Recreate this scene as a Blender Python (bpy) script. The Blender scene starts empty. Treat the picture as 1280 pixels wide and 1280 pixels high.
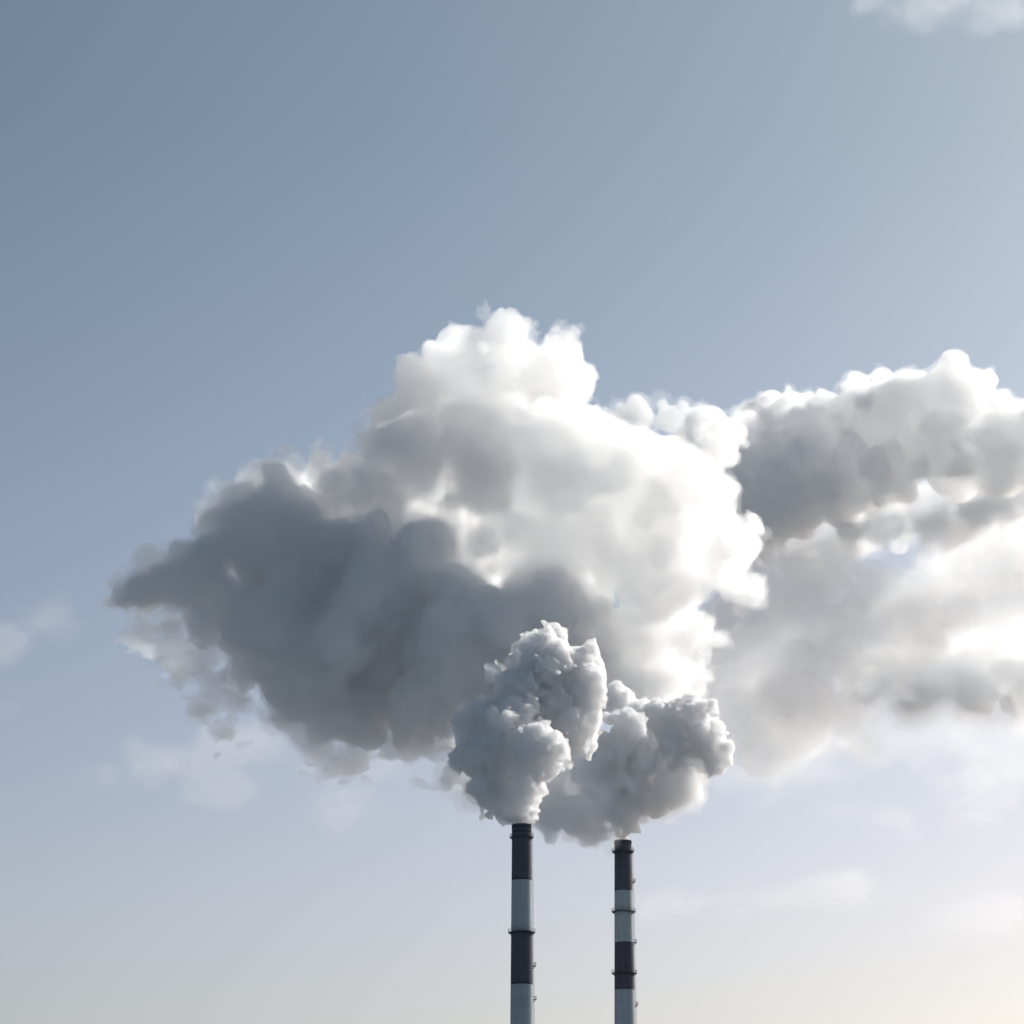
import bpy, bmesh, math, random
import numpy as np
import openvdb
from mathutils import Vector, Matrix

# ------------------------------------------------------------------ camera, sky, sun, exposure
R = math.radians
PITCH = 16.6
FOV = 20.0
CAM_Z = 2.0
SUN_AZ, SUN_EL = 48.0, 33.0           # azimuth clockwise from +Y (to the right), elevation
SUN_STRENGTH = 3.5
SKY_STRENGTH = 0.05
EXPOSURE = 0.12

sc = bpy.context.scene
col = sc.collection
sc.render.engine = 'CYCLES'
cam_d = bpy.data.cameras.new("camera")
cam = bpy.data.objects.new("camera", cam_d)
col.objects.link(cam)
cam.location = (0, 0, CAM_Z)
cam.rotation_euler = (R(90 + PITCH), 0, 0)
cam_d.sensor_width = 36
cam_d.angle = R(FOV)
cam_d.clip_end = 60000
sc.camera = cam

sun_dir = Vector((math.sin(R(SUN_AZ)) * math.cos(R(SUN_EL)), math.cos(R(SUN_AZ)) * math.cos(R(SUN_EL)), math.sin(R(SUN_EL))))
sun_d = bpy.data.lights.new("sun", 'SUN')
sun_d.energy = SUN_STRENGTH
sun_d.angle = R(0.5)
sun_d.color = (1.0, 0.985, 0.965)
sun = bpy.data.objects.new("sun", sun_d)
col.objects.link(sun)
sun.rotation_euler = sun_dir.to_track_quat('Z', 'Y').to_euler()

w = bpy.data.worlds.new("World")
sc.world = w
w.use_nodes = True
nt = w.node_tree
nt.nodes.clear()
out = nt.nodes.new('ShaderNodeOutputWorld')
bg = nt.nodes.new('ShaderNodeBackground')
sky = nt.nodes.new('ShaderNodeTexSky')
sky.sky_type = 'NISHITA'
sky.sun_disc = False
sky.sun_elevation = R(SUN_EL)
sky.sun_rotation = R(SUN_AZ)
sky.altitude = 100
sky.air_density = 1.0
sky.dust_density = 2.2
sky.ozone_density = 1.0
tint = nt.nodes.new('ShaderNodeMix')
tint.data_type = 'RGBA'
tint.blend_type = 'MULTIPLY'
tint.inputs['Factor'].default_value = 1
geo = nt.nodes.new('ShaderNodeTexCoord')
sxyz = nt.nodes.new('ShaderNodeSeparateXYZ')
nt.links.new(geo.outputs['Generated'], sxyz.inputs[0])
emap = nt.nodes.new('ShaderNodeMapRange')
emap.inputs['From Min'].default_value = math.sin(R(9))
emap.inputs['From Max'].default_value = math.sin(R(24))
nt.links.new(sxyz.outputs['Z'], emap.inputs['Value'])
air = nt.nodes.new('ShaderNodeMix')         # dusty, more neutral air low down, bluer air above
air.data_type = 'RGBA'
air.inputs['A'].default_value = (1.03, .905, .87, 1)
air.inputs['B'].default_value = (0.765, 0.80, 0.72, 1)
nt.links.new(emap.outputs[0], air.inputs['Factor'])
nt.links.new(air.outputs['Result'], tint.inputs['B'])
hsv = nt.nodes.new('ShaderNodeHueSaturation')
hsv.inputs['Saturation'].default_value = 0.8
gam = nt.nodes.new('ShaderNodeGamma')      # a clear, dry sky: deeper away from the sun
gam.inputs['Gamma'].default_value = 1.42
nt.links.new(sky.outputs[0], hsv.inputs['Color'])
nt.links.new(hsv.outputs[0], gam.inputs['Color'])
nt.links.new(gam.outputs[0], tint.inputs['A'])
nt.links.new(tint.outputs['Result'], bg.inputs['Color'])
bg.inputs['Strength'].default_value = SKY_STRENGTH
nt.links.new(bg.outputs[0], out.inputs['Surface'])

vs = sc.view_settings
vs.view_transform = 'Standard'
vs.look = 'None'
vs.exposure = EXPOSURE
vs.gamma = 1.0
cy = sc.cycles
cy.max_bounces = 32
cy.volume_bounces = 28
cy.diffuse_bounces = 8
cy.transparent_max_bounces = 128
cy.use_denoising = True
cy.use_adaptive_sampling = True
cy.adaptive_threshold = 0.06
cy.sample_clamp_indirect = 10
cy.caustics_reflective = False
cy.caustics_refractive = False

# ------------------------------------------------------------------ layout helper
FPX = 640 / math.tan(R(FOV / 2))      # focal length in pixels of the 1280 photograph
CP, SP = math.cos(R(PITCH)), math.sin(R(PITCH))


def at(px, py, Y):
    """World point at ground distance Y that lies in direction (px, py) of the photograph."""
    x, y = (px - 640) / FPX, (640 - py) / FPX
    d = Vector((x, CP - y * SP, SP + y * CP))
    return Vector((0, 0, CAM_Z)) + d * (Y / d.y)


def mpp(Y):
    return Y / CP / FPX               # metres covered by one photo pixel about the frame's middle


# ------------------------------------------------------------------ materials
def new_mat(name):
    m = bpy.data.materials.new(name)
    m.use_nodes = True
    m.node_tree.nodes.clear()
    o = m.node_tree.nodes.new('ShaderNodeOutputMaterial')
    return m, m.node_tree, o


def principled(name, color, rough=0.8, metal=0.0, noise=0.0, nscale=2.0):
    m, t, o = new_mat(name)
    b = t.nodes.new('ShaderNodeBsdfPrincipled')
    b.inputs['Base Color'].default_value = (*color, 1)
    b.inputs['Roughness'].default_value = rough
    b.inputs['Metallic'].default_value = metal
    if noise:
        tc = t.nodes.new('ShaderNodeTexCoord')
        n = t.nodes.new('ShaderNodeTexNoise')
        n.inputs['Scale'].default_value = nscale
        n.inputs['Detail'].default_value = 6
        t.links.new(tc.outputs['Object'], n.inputs['Vector'])
        mx = t.nodes.new('ShaderNodeMix')
        mx.data_type = 'RGBA'
        mx.inputs['A'].default_value = (*[c * (1 - noise) for c in color], 1)
        mx.inputs['B'].default_value = (*[min(1, c * (1 + noise)) for c in color], 1)
        t.links.new(n.outputs['Fac'], mx.inputs['Factor'])
        t.links.new(mx.outputs['Result'], b.inputs['Base Color'])
    t.links.new(b.outputs[0], o.inputs['Surface'])
    return m


def steam(name, density, g=0.5, skin=0.0, color=(1, 1, 1)):
    """Water-droplet steam: an even scattering volume, with a faint matt skin of dense droplets on its boundary."""
    m, t, o = new_mat(name)
    v = t.nodes.new('ShaderNodeVolumeScatter')
    v.inputs['Color'].default_value = (*color, 1)
    v.inputs['Density'].default_value = density
    v.inputs['Anisotropy'].default_value = g
    t.links.new(v.outputs[0], o.inputs['Volume'])
    if skin:
        tr = t.nodes.new('ShaderNodeBsdfTransparent')
        df = t.nodes.new('ShaderNodeMixShader')
        df.inputs[0].default_value = 0.5
        for q, kind in ((1, 'ShaderNodeBsdfTranslucent'), (2, 'ShaderNodeBsdfDiffuse')):
            sk = t.nodes.new(kind)
            sk.inputs['Color'].default_value = (0.96, 0.96, 0.96, 1)
            t.links.new(sk.outputs[0], df.inputs[q])
        mx = t.nodes.new('ShaderNodeMixShader')
        mx.inputs[0].default_value = skin
        t.links.new(tr.outputs[0], mx.inputs[1])
        t.links.new(df.outputs[0], mx.inputs[2])
        t.links.new(mx.outputs[0], o.inputs['Surface'])
    m.cycles.homogeneous_volume = True
    return m


# ------------------------------------------------------------------ object helpers
def tag(o, label=None, cat=None, group=None, kind=None):
    for k, v in (('label', label), ('category', cat), ('group', group), ('kind', kind)):
        if v:
            o[k] = v
    return o


def link(name, me, mat, parent=None, smooth=False):
    if mat:
        me.materials.append(mat)
    o = bpy.data.objects.new(name, me)
    col.objects.link(o)
    o.parent = parent
    if smooth:
        me.polygons.foreach_set('use_smooth', [True] * len(me.polygons))
    return o


def empty(name, loc):
    o = bpy.data.objects.new(name, None)
    col.objects.link(o)
    o.location = loc
    return o


def bm_obj(name, bm, mat, parent=None, smooth=False):
    me = bpy.data.meshes.new(name)
    bmesh.ops.recalc_face_normals(bm, faces=bm.faces)
    bm.to_mesh(me)
    bm.free()
    return link(name, me, mat, parent, smooth)


def lathe(bm, prof, seg=64, closed=False):
    rings = []
    for r, z in prof:
        rings.append([bm.verts.new((r * math.cos(2 * math.pi * k / seg), r * math.sin(2 * math.pi * k / seg), z)) for k in range(seg)])
    pairs = list(zip(rings, rings[1:]))
    if closed:
        pairs.append((rings[-1], rings[0]))
    for a, b in pairs:
        for k in range(seg):
            bm.faces.new((a[k], a[(k + 1) % seg], b[(k + 1) % seg], b[k]))
    return rings


def bar(bm, a, b, r, seg=6):
    a, b = Vector(a), Vector(b)
    d = b - a
    q = d.to_track_quat('Z', 'Y').to_matrix().to_4x4()
    bmesh.ops.create_cone(bm, cap_ends=True, segments=seg, radius1=r, radius2=r, depth=d.length,
                          matrix=Matrix.Translation((a + b) / 2) @ q)


def box(bm, c, s, rz=0):
    bmesh.ops.create_cube(bm, size=1, matrix=Matrix.Translation(c) @ Matrix.Rotation(rz, 4, 'Z') @ Matrix.Diagonal((*s, 1)))


# ------------------------------------------------------------------ ground
gm = principled('thin_snow', (0.11, 0.135, 0.165), 0.95, noise=0.4, nscale=0.01)
bm = bmesh.new()
rings = lathe(bm, [(40, 0), (400, 0), (3000, 0), (12000, 0), (40000, 0)], 96)
bm.faces.new(rings[0])
g = bm_obj('ground', bm, gm)
g.location = (0, 800, 0)
tag(g, kind='structure')

# ------------------------------------------------------------------ chimneys
steel = principled('galvanised_steel', (0.16, 0.16, 0.17), 0.55, 0.6)
soot = principled('sooty_brick', (0.02, 0.02, 0.02), 0.95)


def shaft_mat(name, bands, red, white, H):
    """Painted brick: hard-edged bands by height, with courses, grime and rain streaks."""
    m, t, o = new_mat(name)
    N, L = t.nodes.new, t.links.new
    b = N('ShaderNodeBsdfPrincipled')
    b.inputs['Roughness'].default_value = 0.85
    b.inputs['Specular IOR Level'].default_value = 0.2
    tc = N('ShaderNodeTexCoord')
    sep = N('ShaderNodeSeparateXYZ')
    L(tc.outputs['Object'], sep.inputs[0])
    wob = N('ShaderNodeTexNoise')
    wob.inputs['Scale'].default_value = 1.2
    L(tc.outputs['Object'], wob.inputs['Vector'])
    zz = N('ShaderNodeMath')
    zz.operation = 'MULTIPLY_ADD'
    L(wob.outputs['Fac'], zz.inputs[0])
    zz.inputs[1].default_value = 0.25
    L(sep.outputs['Z'], zz.inputs[2])
    nrm = N('ShaderNodeMath')
    nrm.operation = 'DIVIDE'
    L(zz.outputs[0], nrm.inputs[0])
    nrm.inputs[1].default_value = H
    cr = N('ShaderNodeValToRGB')
    cr.color_ramp.interpolation = 'CONSTANT'
    e = cr.color_ramp.elements
    while len(e) > 1:
        e.remove(e[0])
    first = True
    for z, c in bands:                # ascending: colour from z upwards
        if first:
            e[0].position = 0
            e[0].color = (*c, 1)
            first = False
        else:
            x = e.new(z / H)
            x.color = (*c, 1)
    L(nrm.outputs[0], cr.inputs[0])
    mp = N('ShaderNodeMapping')
    mp.inputs['Scale'].default_value = (0.9, 0.9, 0.06)
    L(tc.outputs['Object'], mp.inputs[0])
    n1 = N('ShaderNodeTexNoise')
    n1.inputs['Scale'].default_value = 1.4
    n1.inputs['Detail'].default_value = 5
    L(mp.outputs[0], n1.inputs['Vector'])
    mp2 = N('ShaderNodeMapping')
    mp2.inputs['Scale'].default_value = (0.12, 0.12, 1.6)
    L(tc.outputs['Object'], mp2.inputs[0])
    n2 = N('ShaderNodeTexNoise')
    n2.inputs['Scale'].default_value = 1.0
    n2.inputs['Detail'].default_value = 4
    L(mp2.outputs[0], n2.inputs['Vector'])
    ad = N('ShaderNodeMath')
    L(n1.outputs['Fac'], ad.inputs[0])
    L(n2.outputs['Fac'], ad.inputs[1])
    mr = N('ShaderNodeMapRange')
    mr.inputs['From Min'].default_value = 0.6
    mr.inputs['From Max'].default_value = 1.4
    mr.inputs['To Min'].default_value = 0.78
    mr.inputs['To Max'].default_value = 1.12
    L(ad.outputs[0], mr.inputs['Value'])
    ml = N('ShaderNodeMix')
    ml.data_type = 'RGBA'
    ml.blend_type = 'MULTIPLY'
    ml.inputs['Factor'].default_value = 1
    L(cr.outputs['Color'], ml.inputs['A'])
    L(mr.outputs[0], ml.inputs['B'])
    L(ml.outputs['Result'], b.inputs['Base Color'])
    bp = N('ShaderNodeBump')
    bp.inputs['Strength'].default_value = 0.4
    bp.inputs['Distance'].default_value = 0.05
    L(n2.outputs['Fac'], bp.inputs['Height'])
    L(bp.outputs[0], b.inputs['Normal'])
    L(b.outputs[0], o.inputs['Surface'])
    return m


def gallery(root, z, r, reach, posts, full=True):
    """Ring platform: deck on brackets, and a railing (a sub-part)."""
    bm = bmesh.new()
    lathe(bm, [(r + .02, z), (r + reach, z), (r + reach, z + .12), (r + .02, z + .12)], 48, closed=True)
    for k in range(posts // 2):
        a = 2 * math.pi * k / (posts // 2)
        c, s = math.cos(a), math.sin(a)
        bar(bm, (c * (r - .05), s * (r - .05), z - .9), (c * (r + reach * .85), s * (r + reach * .85), z - .02), .06)
    d = bm_obj('gallery', bm, steel, root)
    bm = bmesh.new()
    rr = r + reach - .06
    for h in (.6, 1.15):
        lathe(bm, [(rr - .035, z + h), (rr + .035, z + h), (rr + .035, z + h + .07), (rr - .035, z + h + .07)], 48, closed=True)
    for k in range(posts):
        a = 2 * math.pi * k / posts
        bar(bm, (math.cos(a) * rr, math.sin(a) * rr, z + .12), (math.cos(a) * rr, math.sin(a) * rr, z + 1.15), .04)
    bm_obj('railing', bm, steel, d)
    return d


def ladder(root, ang, z0, z1, rad, landings):
    """Caged ladder up the shaft; rad(z) is the shaft's radius."""
    bm = bmesh.new()
    c, s = math.cos(ang), math.sin(ang)
    tv = Vector((-s, c, 0))
    nv = Vector((c, s, 0))
    step = 1.0
    n = int((z1 - z0) / step)
    for k in range(n):
        za, zb = z0 + k * step, z0 + (k + 1) * step
        pa, pb = nv * (rad(za) + .16), nv * (rad(zb) + .16)
        for sd in (-.28, .28):
            bar(bm, pa + tv * sd + Vector((0, 0, za)), pb + tv * sd + Vector((0, 0, zb)), .035, 4)
        for q in range(3):
            zz = za + q * step / 3
            p = nv * (rad(zz) + .16) + Vector((0, 0, zz))
            bar(bm, p - tv * .28, p + tv * .28, .025, 4)
        if k % 3 == 0:
            bar(bm, nv * (rad(za) - .05) + Vector((0, 0, za)), nv * (rad(za) + .27) + Vector((0, 0, za)), .05, 4)
    lad = bm_obj('ladder', bm, steel, root)
    bm = bmesh.new()
    for k in range(n):
        za = z0 + k * step
        pts = []
        for q in range(7):
            a = -math.pi / 2 + math.pi * q / 6
            p = nv * (rad(za) + .16 + .5 * math.cos(a)) + tv * (.38 * math.sin(a)) + Vector((0, 0, za))
            pts.append(p)
        for a, b_ in zip(pts, pts[1:]):
            bar(bm, a, b_, .035, 4)
        if k < n - 1:
            for q in (2, 3, 4):
                a = -math.pi / 2 + math.pi * q / 6
                p2 = nv * (rad(za + step) + .16 + .5 * math.cos(a)) + tv * (.38 * math.sin(a)) + Vector((0, 0, za + step))
                bar(bm, pts[q], p2, .02, 4)
    bm_obj('safety_cage', bm, steel, lad)
    for z in landings:
        bm = bmesh.new()
        r = rad(z)
        box(bm, nv * (r + .55) + Vector((0, 0, z)), (1.15, 1.9, .12), ang)
        for sd in (-.85, .85):
            bar(bm, nv * (r - .05) + tv * sd + Vector((0, 0, z - 1.0)), nv * (r + 1.05) + tv * sd + Vector((0, 0, z - .07)), .06)
        ld = bm_obj('landing', bm, steel, root)
        bm = bmesh.new()
        for sd in (-.9, -.3, .3, .9):
            p = nv * (r + 1.08) + tv * sd
            bar(bm, p + Vector((0, 0, z + .06)), p + Vector((0, 0, z + 1.1)), .04)
        for h in (.6, 1.1):
            a, b_ = nv * (r + 1.08) + tv * -.9, nv * (r + 1.08) + tv * .9
            bar(bm, a + Vector((0, 0, z + h)), b_ + Vector((0, 0, z + h)), .04)
            for sd in (-.9, .9):
                bar(bm, nv * r + tv * sd + Vector((0, 0, z + h)), nv * (r + 1.08) + tv * sd + Vector((0, 0, z + h)), .04)
        bm_obj('railing', bm, steel, ld)


RED = (0.118, 0.120, 0.148)
CAP = (0.07, 0.085, 0.105)
WHITE = (0.48, 0.535, 0.56)


def chimney(px, Y, y_top, w_top, w_low, band_px, galleries, landings, label, ladder_ang, cap):
    base = at(px, y_top, Y)
    H = base.z
    zpx = lambda y: at(px, y, Y).z
    root = empty('chimney', (base.x, Y, 0))
    tag(root, label, 'chimney', 'striped chimneys of the plant')
    k = mpp(Y) * (base - Vector((0, 0, CAM_Z))).length / (Y / CP) * 1.0
    s = (base - cam.location).length / FPX / math.sqrt(1 + ((640 - y_top) / FPX) ** 2)
    rt, rl, zl = w_top * s / 2, w_low * s / 2, zpx(1280)
    rad = lambda z: rt + (rl - rt) * (H - z) / (H - zl)
    bands, z = [], zpx(band_px[-1][0])
    low = []
    step, c = 17.5, (WHITE if band_px[-1][1] == 'r' else RED)
    zz, i = z - step, 0
    bl = []
    allb = [(zpx(y), {'r': RED, 'w': WHITE, 'c': CAP}[cc]) for y, cc in band_px]     # (upper z, colour)
    # ascending list: colour from z upwards
    asc = []
    for q in range(len(allb)):
        zu, cc = allb[q]
        zd = allb[q + 1][0] if q + 1 < len(allb) else 112.0
        asc.append((zd, cc))
    asc = [(0, (0.22, 0.20, 0.19)), (40, RED), (58, WHITE), (76, RED), (94, WHITE)] + sorted(asc)
    asc = [a for i, a in enumerate(asc) if i == 0 or a[0] > asc[i - 1][0]]
    sm = shaft_mat('painted_brick', asc, RED, WHITE, H + 1)
    bm = bmesh.new()
    prof = [(rad(zz_), zz_) for zz_ in np.linspace(0, H - 1.2, 60)]
    prof += [(rt + .12, H - 1.15), (rt + .12, H - .05), (rt + .04, H), (rt - .55, H), (rt - .6, H - 12)]
    lathe(bm, prof, 72)
    bm_obj('shaft', bm, sm, root, smooth=False)
    bm = bmesh.new()
    rr = lathe(bm, [(rt - .66, H - .3), (rt - .66, H - 12)], 48)
    bm.faces.new(rr[1])
    bm_obj('flue_lining', bm, soot, root)
    for y, reach, posts in galleries:
        z = zpx(y)
        gallery(root, z, rad(z), reach, posts)
    ladder(root, ladder_ang, 6, H - .3, rad, [zpx(y) for y in landings])
    if cap:
        # iron straps round the crown and two rods that stand up past the rim
        bm = bmesh.new()
        for zz_ in (H - 1.9, H - 3.4):
            lathe(bm, [(rt + .04, zz_), (rt + .13, zz_), (rt + .13, zz_ + .22), (rt + .04, zz_ + .22)], 48, closed=True)
        bm_obj('crown_strap', bm, steel, root)
        for a in (-116, -68, -150, -25, 60, 110):
            bm = bmesh.new()
            ca, sa = math.cos(R(a)), math.sin(R(a))
            bar(bm, (ca * (rt + .22), sa * (rt + .22), H - 5.0), (ca * (rt + .22), sa * (rt + .22), H + (.7 if a == -116 else .25)), .09)
            bm_obj('lightning_rod', bm, steel, root)
    return root


chimney(652, 950, 1031, 24, 28.2, [(1031, 'c'), (1045, 'r'), (1098, 'c'), (1101, 'w'), (1164, 'c'), (1167, 'r'), (1230, 'c'), (1232, 'w')],
        [(1047, .75, 24), (1166, 1.0, 24)], [1207, 1249],
        'taller-looking left chimney with iron straps and rods round its crown', R(17), True)
chimney(778.6, 1030, 1051, 21, 25.6, [(1051, 'c'), (1057, 'r'), (1115, 'w'), (1179, 'r'), (1238, 'w')],
        [(1065, .95, 24), (1140, 1.0, 24), (1217, 1.0, 24)], [1102, 1178, 1256],
        'right chimney with three ring galleries and a plain dark crown', R(12), False)

# ------------------------------------------------------------------ steam and clouds
rng = np.random.default_rng(7)


def lattice_noise(n, h, cell, rg):
    """Smooth noise of about -1..1 on a grid of shape n and spacing h, with features about cell across."""
    arr = None
    cell = cell if isinstance(cell, tuple) else (cell,) * 3
    sizes = [int(math.ceil(k * h / c)) + 4 for k, c in zip(n, cell)]
    arr = rg.uniform(-1, 1, sizes).astype(np.float32)
    for ax in range(3):
        x = np.arange(n[ax]) * h / cell[ax] + rg.uniform(0, 0.99)
        i = np.floor(x).astype(int)
        f = (x - i).astype(np.float32)
        w4 = [((1 - f) ** 3) / 6, (3 * f ** 3 - 6 * f ** 2 + 4) / 6, (-3 * f ** 3 + 3 * f ** 2 + 3 * f + 1) / 6, f ** 3 / 6]
        sh = [1, 1, 1]
        sh[ax] = -1
        res = None
        for q in range(4):
            term = np.take(arr, np.minimum(i + q, arr.shape[ax] - 1), axis=ax) * w4[q].reshape(sh).astype(np.float32)
            res = term if res is None else res + term
        arr = res
    return arr * 2.2


class Puffs:
    """A signed distance grid filled with overlapping puffs and roughened by noise."""

    def __init__(self, lo, hi, h):
        self.lo, self.h = np.array(lo, float), h
        self.n = [int(math.ceil((b - a) / h)) + 1 for a, b in zip(lo, hi)]
        self.d = np.full(self.n, 90.0, np.float32)

    def ball(self, c, r, m, sq=(1, 1, 1)):
        c = np.array(c)
        ext = (r + m) * np.array(sq)
        a = np.maximum(np.floor((c - ext - self.lo) / self.h).astype(int), 0)
        b = np.minimum(np.ceil((c + ext - self.lo) / self.h).astype(int) + 1, self.n)
        if (b <= a).any():
            return
        ax = [((self.lo[k] + np.arange(a[k], b[k]) * self.h - c[k]) / sq[k]).astype(np.float32) for k in range(3)]
        d = np.sqrt(ax[0][:, None, None] ** 2 + ax[1][None, :, None] ** 2 + ax[2][None, None, :] ** 2) - r
        v = self.d[a[0]:b[0], a[1]:b[1], a[2]:b[2]]
        np.minimum(v, d, out=v)

    def noise(self, amp, cell, seed, billow=False, mask=None):
        n = lattice_noise(self.n, self.h, cell, np.random.default_rng(seed))
        if billow:
            n = np.abs(n) * 2 - 0.6
        self.d -= amp * n if mask is None else amp * n * mask

    def above(self, x, y, z, r):
        """Nothing below height z within r of the upright axis through (x, y)."""
        X, Y, Z = [(self.lo[k] + np.arange(self.n[k]) * self.h).astype(np.float32) for k in range(3)]
        near = np.sqrt((X[:, None] - x) ** 2 + (Y[None, :] - y) ** 2) - r
        cut = np.minimum((z - Z)[None, None, :], -near[:, :, None])
        np.maximum(self.d, cut, out=self.d)

    def mesh(self, name, iso=0.0):
        a = self.d.copy()
        a[0] = a[-1] = 9
        a[:, 0] = a[:, -1] = 9
        a[:, :, 0] = a[:, :, -1] = 9
        G = openvdb.FloatGrid(50.0)
        G.copyFromArray(a)
        p, q = G.convertToQuads(isovalue=iso)
        p = p * self.h + self.lo
        me = bpy.data.meshes.new(name)
        me.vertices.add(len(p))
        me.vertices.foreach_set('co', p.astype(np.float32).ravel())
        me.loops.add(q.size)
        me.loops.foreach_set('vertex_index', q.astype(np.int32).ravel())
        me.polygons.add(len(q))
        me.polygons.foreach_set('loop_start', np.arange(0, q.size, 4, dtype=np.int32))
        me.update(calc_edges=True)
        return me


def grow(blobs, kids, rg):
    """Puffs on puffs: blobs is [(centre, r)], kids a list of (count, smallest, largest) per level."""
    out = [(np.array(c), r, 0) for c, r in blobs]
    cur = out[:]
    for lv, (cnt, a, b) in enumerate(kids, 1):
        nxt = []
        for c, r, _ in cur:
            for _k in range(cnt):
                v = rg.normal(size=3)
                v /= np.linalg.norm(v)
                rr = r * rg.uniform(a, b)
                nxt.append((c + v * (r - rr * .25), rr, lv))
        out += nxt
        cur = nxt
    return out


def build(blobs_px, Y0, h, kids, noises, margin, seed, pad=8.0, sq=(1, 1, 1)):
    """blobs_px: (px, py, radius in px, metres behind Y0)."""
    rg = np.random.default_rng(seed)
    bl = []
    for b in blobs_px:
        px, py, rpx, dy = b[:4]
        bl.append((np.array(at(px, py, Y0 + dy)), rpx * mpp(Y0 + dy) * 0.985))
    al = grow(bl, kids, rg)
    C = np.array([c for c, r, l in al])
    Rr = np.array([r for c, r, l in al])[:, None]
    P = Puffs((C - Rr * np.array(sq)).min(0) - pad * np.array(sq), (C + Rr * np.array(sq)).max(0) + pad * np.array(sq), h)
    for c, r, l in al:
        P.ball(c, r, margin if l == 0 else margin * .5, sq)
    for i, n in enumerate(noises):
        P.noise(n[0], n[1], seed * 31 + i, *n[2:])
    return P


# --- steam close above the two chimneys: dense, crisp cauliflower heads
left_col = [(651, 1024, 11.5, 0), (653, 1012, 14, 0), (655, 1000, 17, 0), (657, 985, 20, 0), (660, 968, 20, -2), (668, 955, 22, -2),
            (672, 935, 24, -4), (684, 930, 22, -3), (672, 918, 20, -4), (690, 945, 15, 2), (660, 925, 18, -3),
            (640, 985, 26, 6), (618, 975, 30, 10), (604, 945, 32, 12), (603, 905, 30, 14), (632, 930, 34, 6), (640, 895, 28, 10),
            (620, 1005, 18, 10), (638, 1008, 16, 5), (650, 870, 34, 20), (690, 880, 42, 26), (690, 835, 38, 26), (718, 838, 32, 30),
            (722, 875, 30, 24), (715, 915, 30, 28), (660, 842, 26, 34), (645, 838, 18, 42), (672, 805, 20, 46), (690, 796, 15, 46), (655, 815, 18, 46)]
right_col = [(778.5, 1044, 9, 0), (778, 1030, 14, 0), (776, 1016, 20, 0), (776, 998, 27, 0), (779, 970, 30, 0), (781, 945, 27, -3),
             (784, 918, 24, -5), (782, 900, 18, -5), (765, 935, 24, 2), (800, 960, 20, -2), (806, 985, 14, 2), (798, 1000, 16, 0),
             (752, 985, 28, 10), (742, 950, 30, 18), (735, 1000, 26, 20), (775, 880, 22, 16), (795, 890, 18, 14)]
right_tail = [(826, 895, 22, 8), (836, 925, 24, 8), (842, 955, 22, 8), (830, 985, 24, 8), (818, 1010, 16, 8), (850, 930, 14, 8),
              (868, 895, 22, 12), (878, 925, 26, 12), (893, 945, 18, 12), (870, 955, 22, 14), (862, 880, 16, 14), (848, 985, 18, 14)]

NEAR = 0.4
NROUGH = [(1.3, 9), (1.3, 4.5, True), (1.0, 2.2, True), (.6, 1.1, True)]
P1 = build(left_col, 950, NEAR, [(12, .28, .55), (9, .25, .5), (5, .28, .5)], NROUGH, 9, 3)
m1, m2 = at(652, 1031, 950), at(778.6, 1051, 1030)
P1.above(m1.x, m1.y, m1.z + .1, 5.5)
s1 = link('steam_plume', P1.mesh('steam_plume', -.6), steam('dense_steam', 1.0, 0.35, 0.08))
tag(s1, 'dense billowing steam rising from the left chimney', 'steam plume', 'fresh steam above the chimneys')
P2 = build(right_col + right_tail, 1030, NEAR, [(12, .28, .55), (9, .25, .5), (5, .28, .5)], NROUGH, 9, 4)
P2.above(m2.x, m2.y, m2.z + .1, 5.5)
s2 = link('steam_plume', P2.mesh('steam_plume', -.6), s1.data.materials[0])
tag(s2, 'dense billowing steam rising from the right chimney', 'steam plume', 'fresh steam above the chimneys')
print('tris', len(s1.data.polygons), len(s2.data.polygons))


# --- the great drifting cloud of steam behind them
def part(root, name, P, iso, mat):
    me = P.mesh(name, iso)
    print(name, len(me.polygons))
    me.transform(Matrix.Translation(-root.location))
    return link(name, me, mat, root)


KIDS = [(16, .25, .48), (7, .25, .48)]
ROUGH = [(3.0, 26), (4.6, 15, True), (3.2, 7.5, True), (1.8, 3.8, True), (.9, 1.9, True)]
RAG = [(2.6, 9), (2.2, 5), (1.5, 2.6), (.8, 1.4)]


BODY = [(4.0, 22), (4.0, 14, True), (2.4, 6.5, True), (1.3, 3.2), (.7, 1.6)]


def ragged(P, seed, k=1.0):
    """Tear a finished puff field's surface into shreds, for the thin steam round its edge."""
    for i, (a, c) in enumerate(RAG):
        P.noise(a * k, c * k, seed * 77 + i)
    return P


M_soft = steam('sunlit_steam', 0.16, 0.8, 0.015)
M_veil = steam('steam_veil', 0.045, 0.7)
M_body = steam('shaded_steam', 0.22, 0.4, 0.02)
M_mid = steam('half_lit_steam', 0.17, 0.75, 0.015)
M_rag = steam('torn_steam', 0.06, 0.5)
M_tip = steam('tip_steam', 0.14, 0.4, 0.03)
M_haze = steam('thin_steam', 0.02, 0.5)
M_wisp = steam('ragged_steam', 0.08, 0.4)

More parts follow.
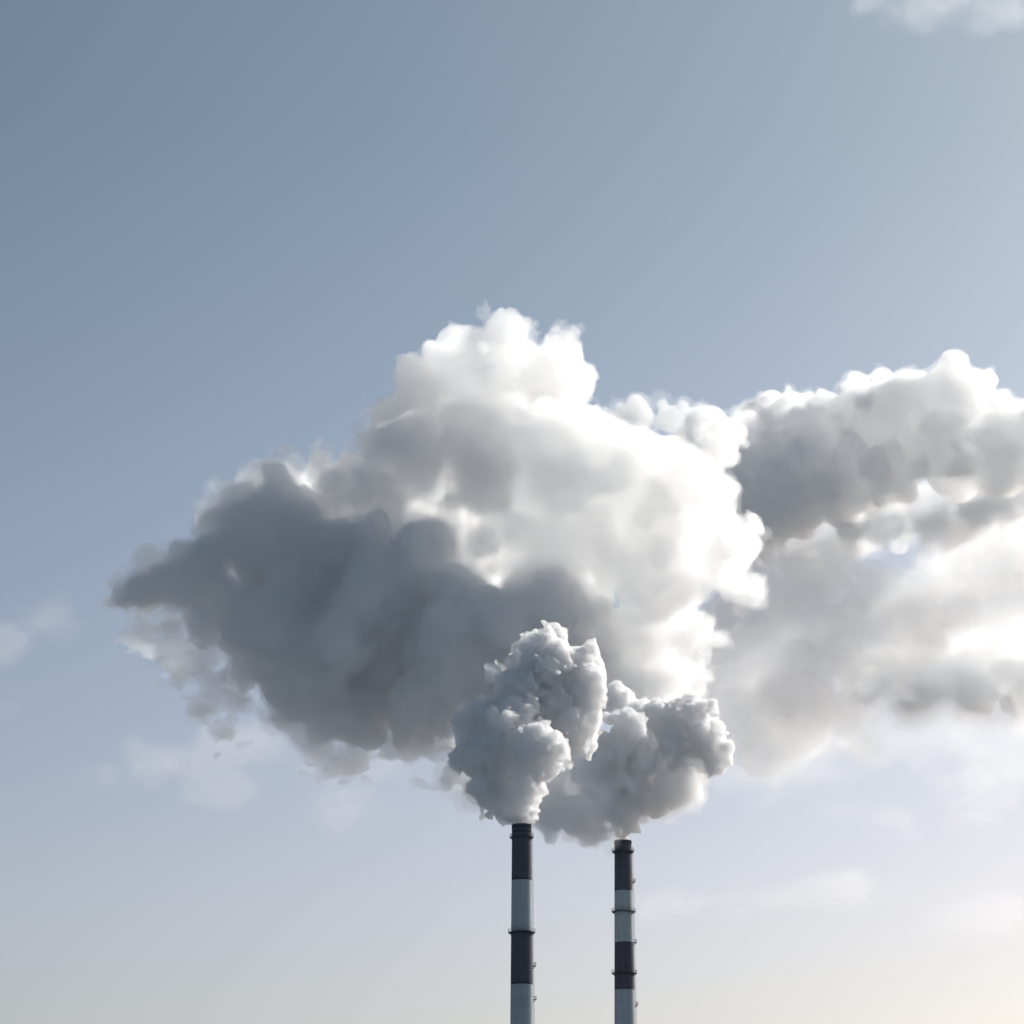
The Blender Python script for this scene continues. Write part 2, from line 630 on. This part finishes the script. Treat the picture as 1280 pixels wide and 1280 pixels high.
YB = 1150
root = empty('steam_cloud', tuple(at(600, 700, YB)))
tag(root, 'huge billowing steam cloud behind the chimneys, white on top, dark at its ragged left end', 'steam cloud')
billows = [(640, 470, 58, 60), (700, 490, 52, 55), (590, 480, 50, 60), (530, 520, 50, 60), (625, 430, 26, 65), (650, 428, 24, 65),
           (560, 470, 35, 70), (495, 525, 34, 50), (440, 595, 42, 40), (500, 580, 60, 40), (600, 570, 70, 40), (690, 580, 75, 35),
           (780, 600, 55, 30), (850, 650, 60, 30), (830, 600, 36, 30), (862, 574, 28, 24), (882, 575, 26, 24), (886, 612, 22, 26),
           (895, 700, 42, 35), (820, 720, 70, 40), (720, 680, 70, 50), (860, 790, 40, 50), (830, 840, 40, 50), (410, 600, 30, 40), (940, 730, 26, 50), (420, 605, 34, 12), (465, 600, 44, 5), (520, 575, 44, 5), (600, 600, 40, 5), (667, 667, 34, 38), (740, 640, 55, 60), (800, 650, 50, 60), (850, 640, 40, 52), (770, 585, 40, 52), (745, 545, 34, 55), (540, 650, 44, 50), (660, 700, 44, 50), (525, 685, 44, 44), (590, 655, 40, 48), (480, 650, 40, 44), (600, 682, 36, 22), (555, 665, 34, 26), (630, 650, 36, 25)]
P3 = build(billows, YB, 0.6, KIDS, ROUGH, 26, 5, pad=18)
part(root, 'sunlit_billows', P3, -1.3, M_soft)
part(root, 'ragged_edge', ragged(P3, 1), -.2, M_veil)

body = [(320, 690, 50, 20), (265, 715, 36, 20), (225, 734, 34, 20), (190, 741, 24, 20), (370, 670, 45, 22),
        (310, 770, 50, 20), (390, 750, 80, 10), (480, 760, 85, 0), (590, 790, 72, -10), (680, 800, 60, -10), (740, 830, 50, 0), (800, 850, 36, 10),
        (420, 830, 65, 15), (520, 830, 80, 10), (610, 840, 70, 20), (700, 850, 70, 40), (370, 860, 45, 22), (330, 830, 35, 22),
        (440, 890, 40, 20), (400, 890, 34, 22), (530, 890, 40, 20),
        (345, 645, 34, 22), (385, 622, 30, 60), (330, 655, 34, 50), (250, 705, 24, 10), (200, 738, 26, 15), (168, 745, 18, 15), (150, 747, 12, 15),
        # unseen puffs added behind the cloud to shade its left end
        (370, 665, 42, 50), (400, 665, 46, 55), (340, 690, 46, 50), (450, 680, 46, 60), (560, 760, 70, 60), (470, 760, 80, 60), (640, 810, 56, 70)]
P4 = build(body, YB, 0.6, [(12, .3, .5), (5, .3, .5)], BODY, 26, 6, pad=18)
part(root, 'shaded_body', P4, -1.5, M_body)
part(root, 'ragged_edge', ragged(P4, 2, 1.4), 1.5, M_rag)
part(root, 'ragged_edge', ragged(P4, 11, 1.5), 3.5, M_haze)

# torn fringe: the same puffs eaten away by strong noise until only shreds are left
TORN = [(4, (16, 12, 10)), (5, (9, 7, 5.5)), (4.5, (5, 4, 3)), (3.2, (2.6, 2, 1.7))]
fringe = [(180, 790, 22, 20), (215, 835, 26, 20), (250, 880, 24, 20), (190, 700, 18, 20), (285, 910, 22, 20), (165, 745, 24, 20), (200, 725, 26, 20), (235, 690, 22, 20), (215, 780, 26, 20), (240, 820, 26, 20), (260, 850, 22, 20), (290, 650, 24, 20), 
          (300, 880, 26, 20), (340, 910, 28, 20), (400, 935, 26, 20), (440, 945, 24, 20), (490, 925, 26, 20), (540, 940, 28, 20), (575, 970, 20, 20), (250, 665, 16, 20)]
P5 = build(fringe, YB, 0.6, [(8, .3, .55)], TORN, 26, 8, pad=18)
part(root, 'torn_fringe', P5, -2.0, M_wisp)

tip = [(150, 747, 8, 15), (163, 745, 13, 15), (178, 741, 17, 15), (197, 735, 22, 15), (217, 729, 26, 15), (238, 735, 28, 15), (236, 702, 20, 15), (262, 690, 24, 15), (290, 662, 20, 16), (255, 780, 24, 15), (285, 640, 12, 16)]
P8 = build(tip, YB, 0.5, [(8, .3, .5), (5, .3, .5)], [(1.4, 8), (1.4, 4.5), (1.2, 2.6), (.8, 1.4)], 14, 12, pad=10)
part(root, 'torn_tip', P8, 0.0, M_tip)
part(root, 'ragged_edge', ragged(P8, 13, .9), 1.5, M_wisp)

# steam trailing low behind the chimney tops
LOWR = [(2.0, 14), (2.2, 7, True), (1.3, 3.5, True), (.7, 1.8, True)]
low = [(602, 972, 27, -12), (660, 985, 38, 0), (700, 995, 38, 10), (735, 1010, 34, 19), (720, 955, 34, 19), (590, 950, 28, -12), (570, 965, 18, -14), (695, 960, 30, 8), (800, 1000, 26, 26), (835, 990, 26, 26), (858, 985, 20, 26)]
P6 = build(low, 1000, 0.8, KIDS, LOWR, 16, 9, pad=12)
for m, zc in ((m1, m1.z + 1.0), (m2, m2.z + 1.0)):
    P6.above(m.x, m.y, zc, 9)
part(root, 'trailing_steam', P6, -1.0, M_body)
part(root, 'ragged_edge', ragged(P6, 3), 1.5, M_veil)


def cloud(name, label, cat, Y, blobs, parts, h=1.2, kids=KIDS, rough=ROUGH, seed=1, group=None, pad=16, k=1.0, margin=24, sq=(1, 1, 1)):
    """parts: (part name, offset in metres, material); k scales the roughness with distance."""
    cx = sum(b[0] for b in blobs) / len(blobs)
    cyy = sum(b[1] for b in blobs) / len(blobs)
    r = empty(name, tuple(at(cx, cyy, Y)))
    tag(r, label, cat, group)
    P = build([b if len(b) > 3 else (*b, 0) for b in blobs], Y, h, kids, [(a * k, c * k, *z) for a, c, *z in rough], margin * k, seed, pad=pad * k, sq=sq)
    for pn, iso, mt, rag in parts:
        if rag:
            ragged(P, seed, rag)
        part(r, pn, P, iso, mt)
    return r


# --- clouds to the right
SMOOTH = [(3.0, 24), (1.8, 10, True), (.8, 4.5, True)]


def shells(name, *steps):
    """(offset, added density, raggedness) from the inside out: the air thickens step by step towards a cloud's heart."""
    return [('cloud_body' if i == 0 else 'ragged_edge', off, steam(name, d, 0.6, 0.02 if i == 0 else 0), rag) for i, (off, d, rag) in enumerate(steps)]


upper = [(1070, 555, 50), (1130, 560, 46), (1010, 560, 56), (900, 590, 46), (960, 555, 44), (1240, 570, 40), (930, 625, 44, 20), (1060, 600, 44, 30), (775, 522, 14), (800, 522, 18), (840, 525, 24), (890, 532, 28), (940, 535, 32), (985, 512, 36), (1030, 512, 38), (1085, 520, 58), (1130, 510, 55), (1190, 510, 54),
         (1240, 545, 48), (1290, 550, 50), (930, 580, 48), (980, 600, 58), (1050, 590, 58), (1000, 640, 38), (950, 655, 36), (1100, 590, 46), (880, 560, 46), (1180, 560, 50),
         (1000, 560, 60, 80), (1080, 550, 60, 90), (940, 585, 50, 70), (1150, 545, 50, 110), (1000, 600, 60, 120), (880, 560, 40, 70), (1060, 600, 60, 150), (960, 640, 40, 80)]  # far puffs, hidden behind the rest, added to shade the belly
cloud('cumulus_cloud', 'grey-bellied white cumulus cloud reaching the right edge behind the steam', 'cloud', 1450, upper,
      shells('cumulus', (0, .17, 0), (1.2, .03, .9)), h=1.2, seed=21, k=1.35, kids=[(9, .3, .5), (6, .25, .45)], rough=SMOOTH)
belt = [(940, 690, 24), (980, 682, 30), (1040, 665, 36), (1100, 648, 38), (1160, 634, 36), (1220, 618, 36), (1280, 605, 36), (1340, 600, 36),
        (960, 690, 24, 60), (1010, 676, 32, 60), (1070, 660, 36, 60), (1130, 644, 36, 60), (1190, 628, 36, 60), (1250, 614, 36, 60), (1310, 600, 36, 60), (1170, 665, 30, 30), (1230, 650, 32, 30), (1290, 640, 34, 30)]
cloud('stratus_belt', 'narrow grey cloud belt slanting up under the cumulus cloud', 'cloud', 1650, belt,
      shells('belt', (-1, .07, 0), (3, .012, 2)), h=1.6, seed=22, k=1.8, kids=[(10, .28, .5)], rough=SMOOTH)
bank = [(985, 730, 38), (1040, 730, 40), (1090, 735, 38), (1060, 785, 46), (1000, 800, 60), (955, 850, 60), (930, 800, 60), (960, 910, 44), (1020, 900, 40), (1120, 755, 40), (1145, 765, 30), (900, 860, 50), (1010, 850, 40), (1180, 735, 46, 60), (1230, 715, 55, 60), (1290, 700, 60, 60), (1330, 690, 50, 60), (1260, 760, 40, 60)]
cloud('bright_cloud', 'dazzling white cloud right of the steam, below the cumulus cloud', 'cloud', 1350, bank,
      shells('bank', (0, .03, 0), (2, .008, 1.0), (9, .003, 0)), h=1.3, seed=23, k=1.6)
patch = [(x, y, r, dz) for dz in (0, 70, 140, 210) for x, y, r in ((1085, 850, 26), (1130, 838, 32), (1180, 833, 36), (1240, 830, 38), (1300, 830, 42), (1150, 858, 30), (1220, 858, 32), (1290, 862, 36))]
cloud('grey_cloud', 'soft pale grey cloud low at the right edge', 'cloud', 1900, patch,
      shells('patch', (-2, .08, 0), (2, .012, 2.5), (12, .003, 1)), h=2.2, seed=24, k=1.3, kids=[(10, .28, .5)], rough=SMOOTH)

# --- thin scraps of high cloud, far behind
M_thin = steam('thin_cloud', 0.0021, 0.5, 0.01)
M_thin2 = steam('thin_cloud_edge', 0.0011, 0.5)
FRAY = [(14, 70), (14, 30), (9, 14), (4, 7)]
THIN = 'thin scraps of cloud'
for n, (lab, blobs) in enumerate([
        ('faint pinkish cloud scrap at the left edge, left of the dark steam tip', [(70, 765, 20), (45, 780, 20), (20, 795, 18), (90, 780, 14), (60, 760, 12), (100, 775, 10)]),
        ('small faint cloud scrap at the left edge, under the pinkish one', [(0, 882, 20), (20, 885, 16), (34, 868, 14), (10, 862, 16)]),
        ('pale streaked cloud scrap below the dark left end of the steam', [(140, 975, 12), (165, 962, 16), (190, 948, 18), (215, 955, 18), (245, 962, 16), (280, 945, 20), (310, 930, 18), (250, 990, 14), (290, 975, 14), (180, 975, 14), (330, 920, 16)]),
        ('pale hanging scrap of cloud under the middle of the steam', [(430, 965, 18), (438, 990, 18), (440, 1012, 12), (460, 970, 18), (480, 955, 18), (420, 950, 16)]),
        ('faint low cloud streak just right of the chimneys', [(840, 1135, 14), (880, 1128, 16), (920, 1122, 18), (960, 1120, 18), (1000, 1118, 16), (1040, 1115, 18), (1080, 1110, 16)]),
        ('faint cloud scrap at the right edge, under the grey cloud', [(960, 1000, 24), (1000, 985, 28), (1050, 970, 30), (1100, 950, 32), (1150, 960, 30), (1200, 975, 30), (1250, 965, 34), (1290, 960, 30), (940, 960, 40), (1000, 930, 46), (1080, 920, 46), (1160, 920, 46), (1240, 925, 46), (1040, 1010, 30), (1120, 1020, 28), (1210, 1020, 30)]),
        ('faint wisp of cloud high in the top right corner', [(1090, 2, 14), (1120, 8, 16), (1150, 10, 16), (1180, 2, 16), (1255, 18, 14), (1275, 12, 16)]),
        ('faint low cloud scrap near the bottom right corner', [(1180, 1150, 14), (1210, 1145, 16), (1240, 1150, 16), (1270, 1140, 18)])]):
    cloud('thin_cloud', lab, 'cloud', 3000, [(x, y, r * 1.15, (i % 3) * 20) for i, (x, y, r) in enumerate(blobs)],
          [('wisp', 0, M_thin, 0), ('soft_edge', 9, M_thin2, 0)], h=3.0, kids=[(7, .3, .6)], rough=FRAY, seed=40 + n, group=THIN, pad=45, margin=55, sq=(1.5, 1.5, .6))
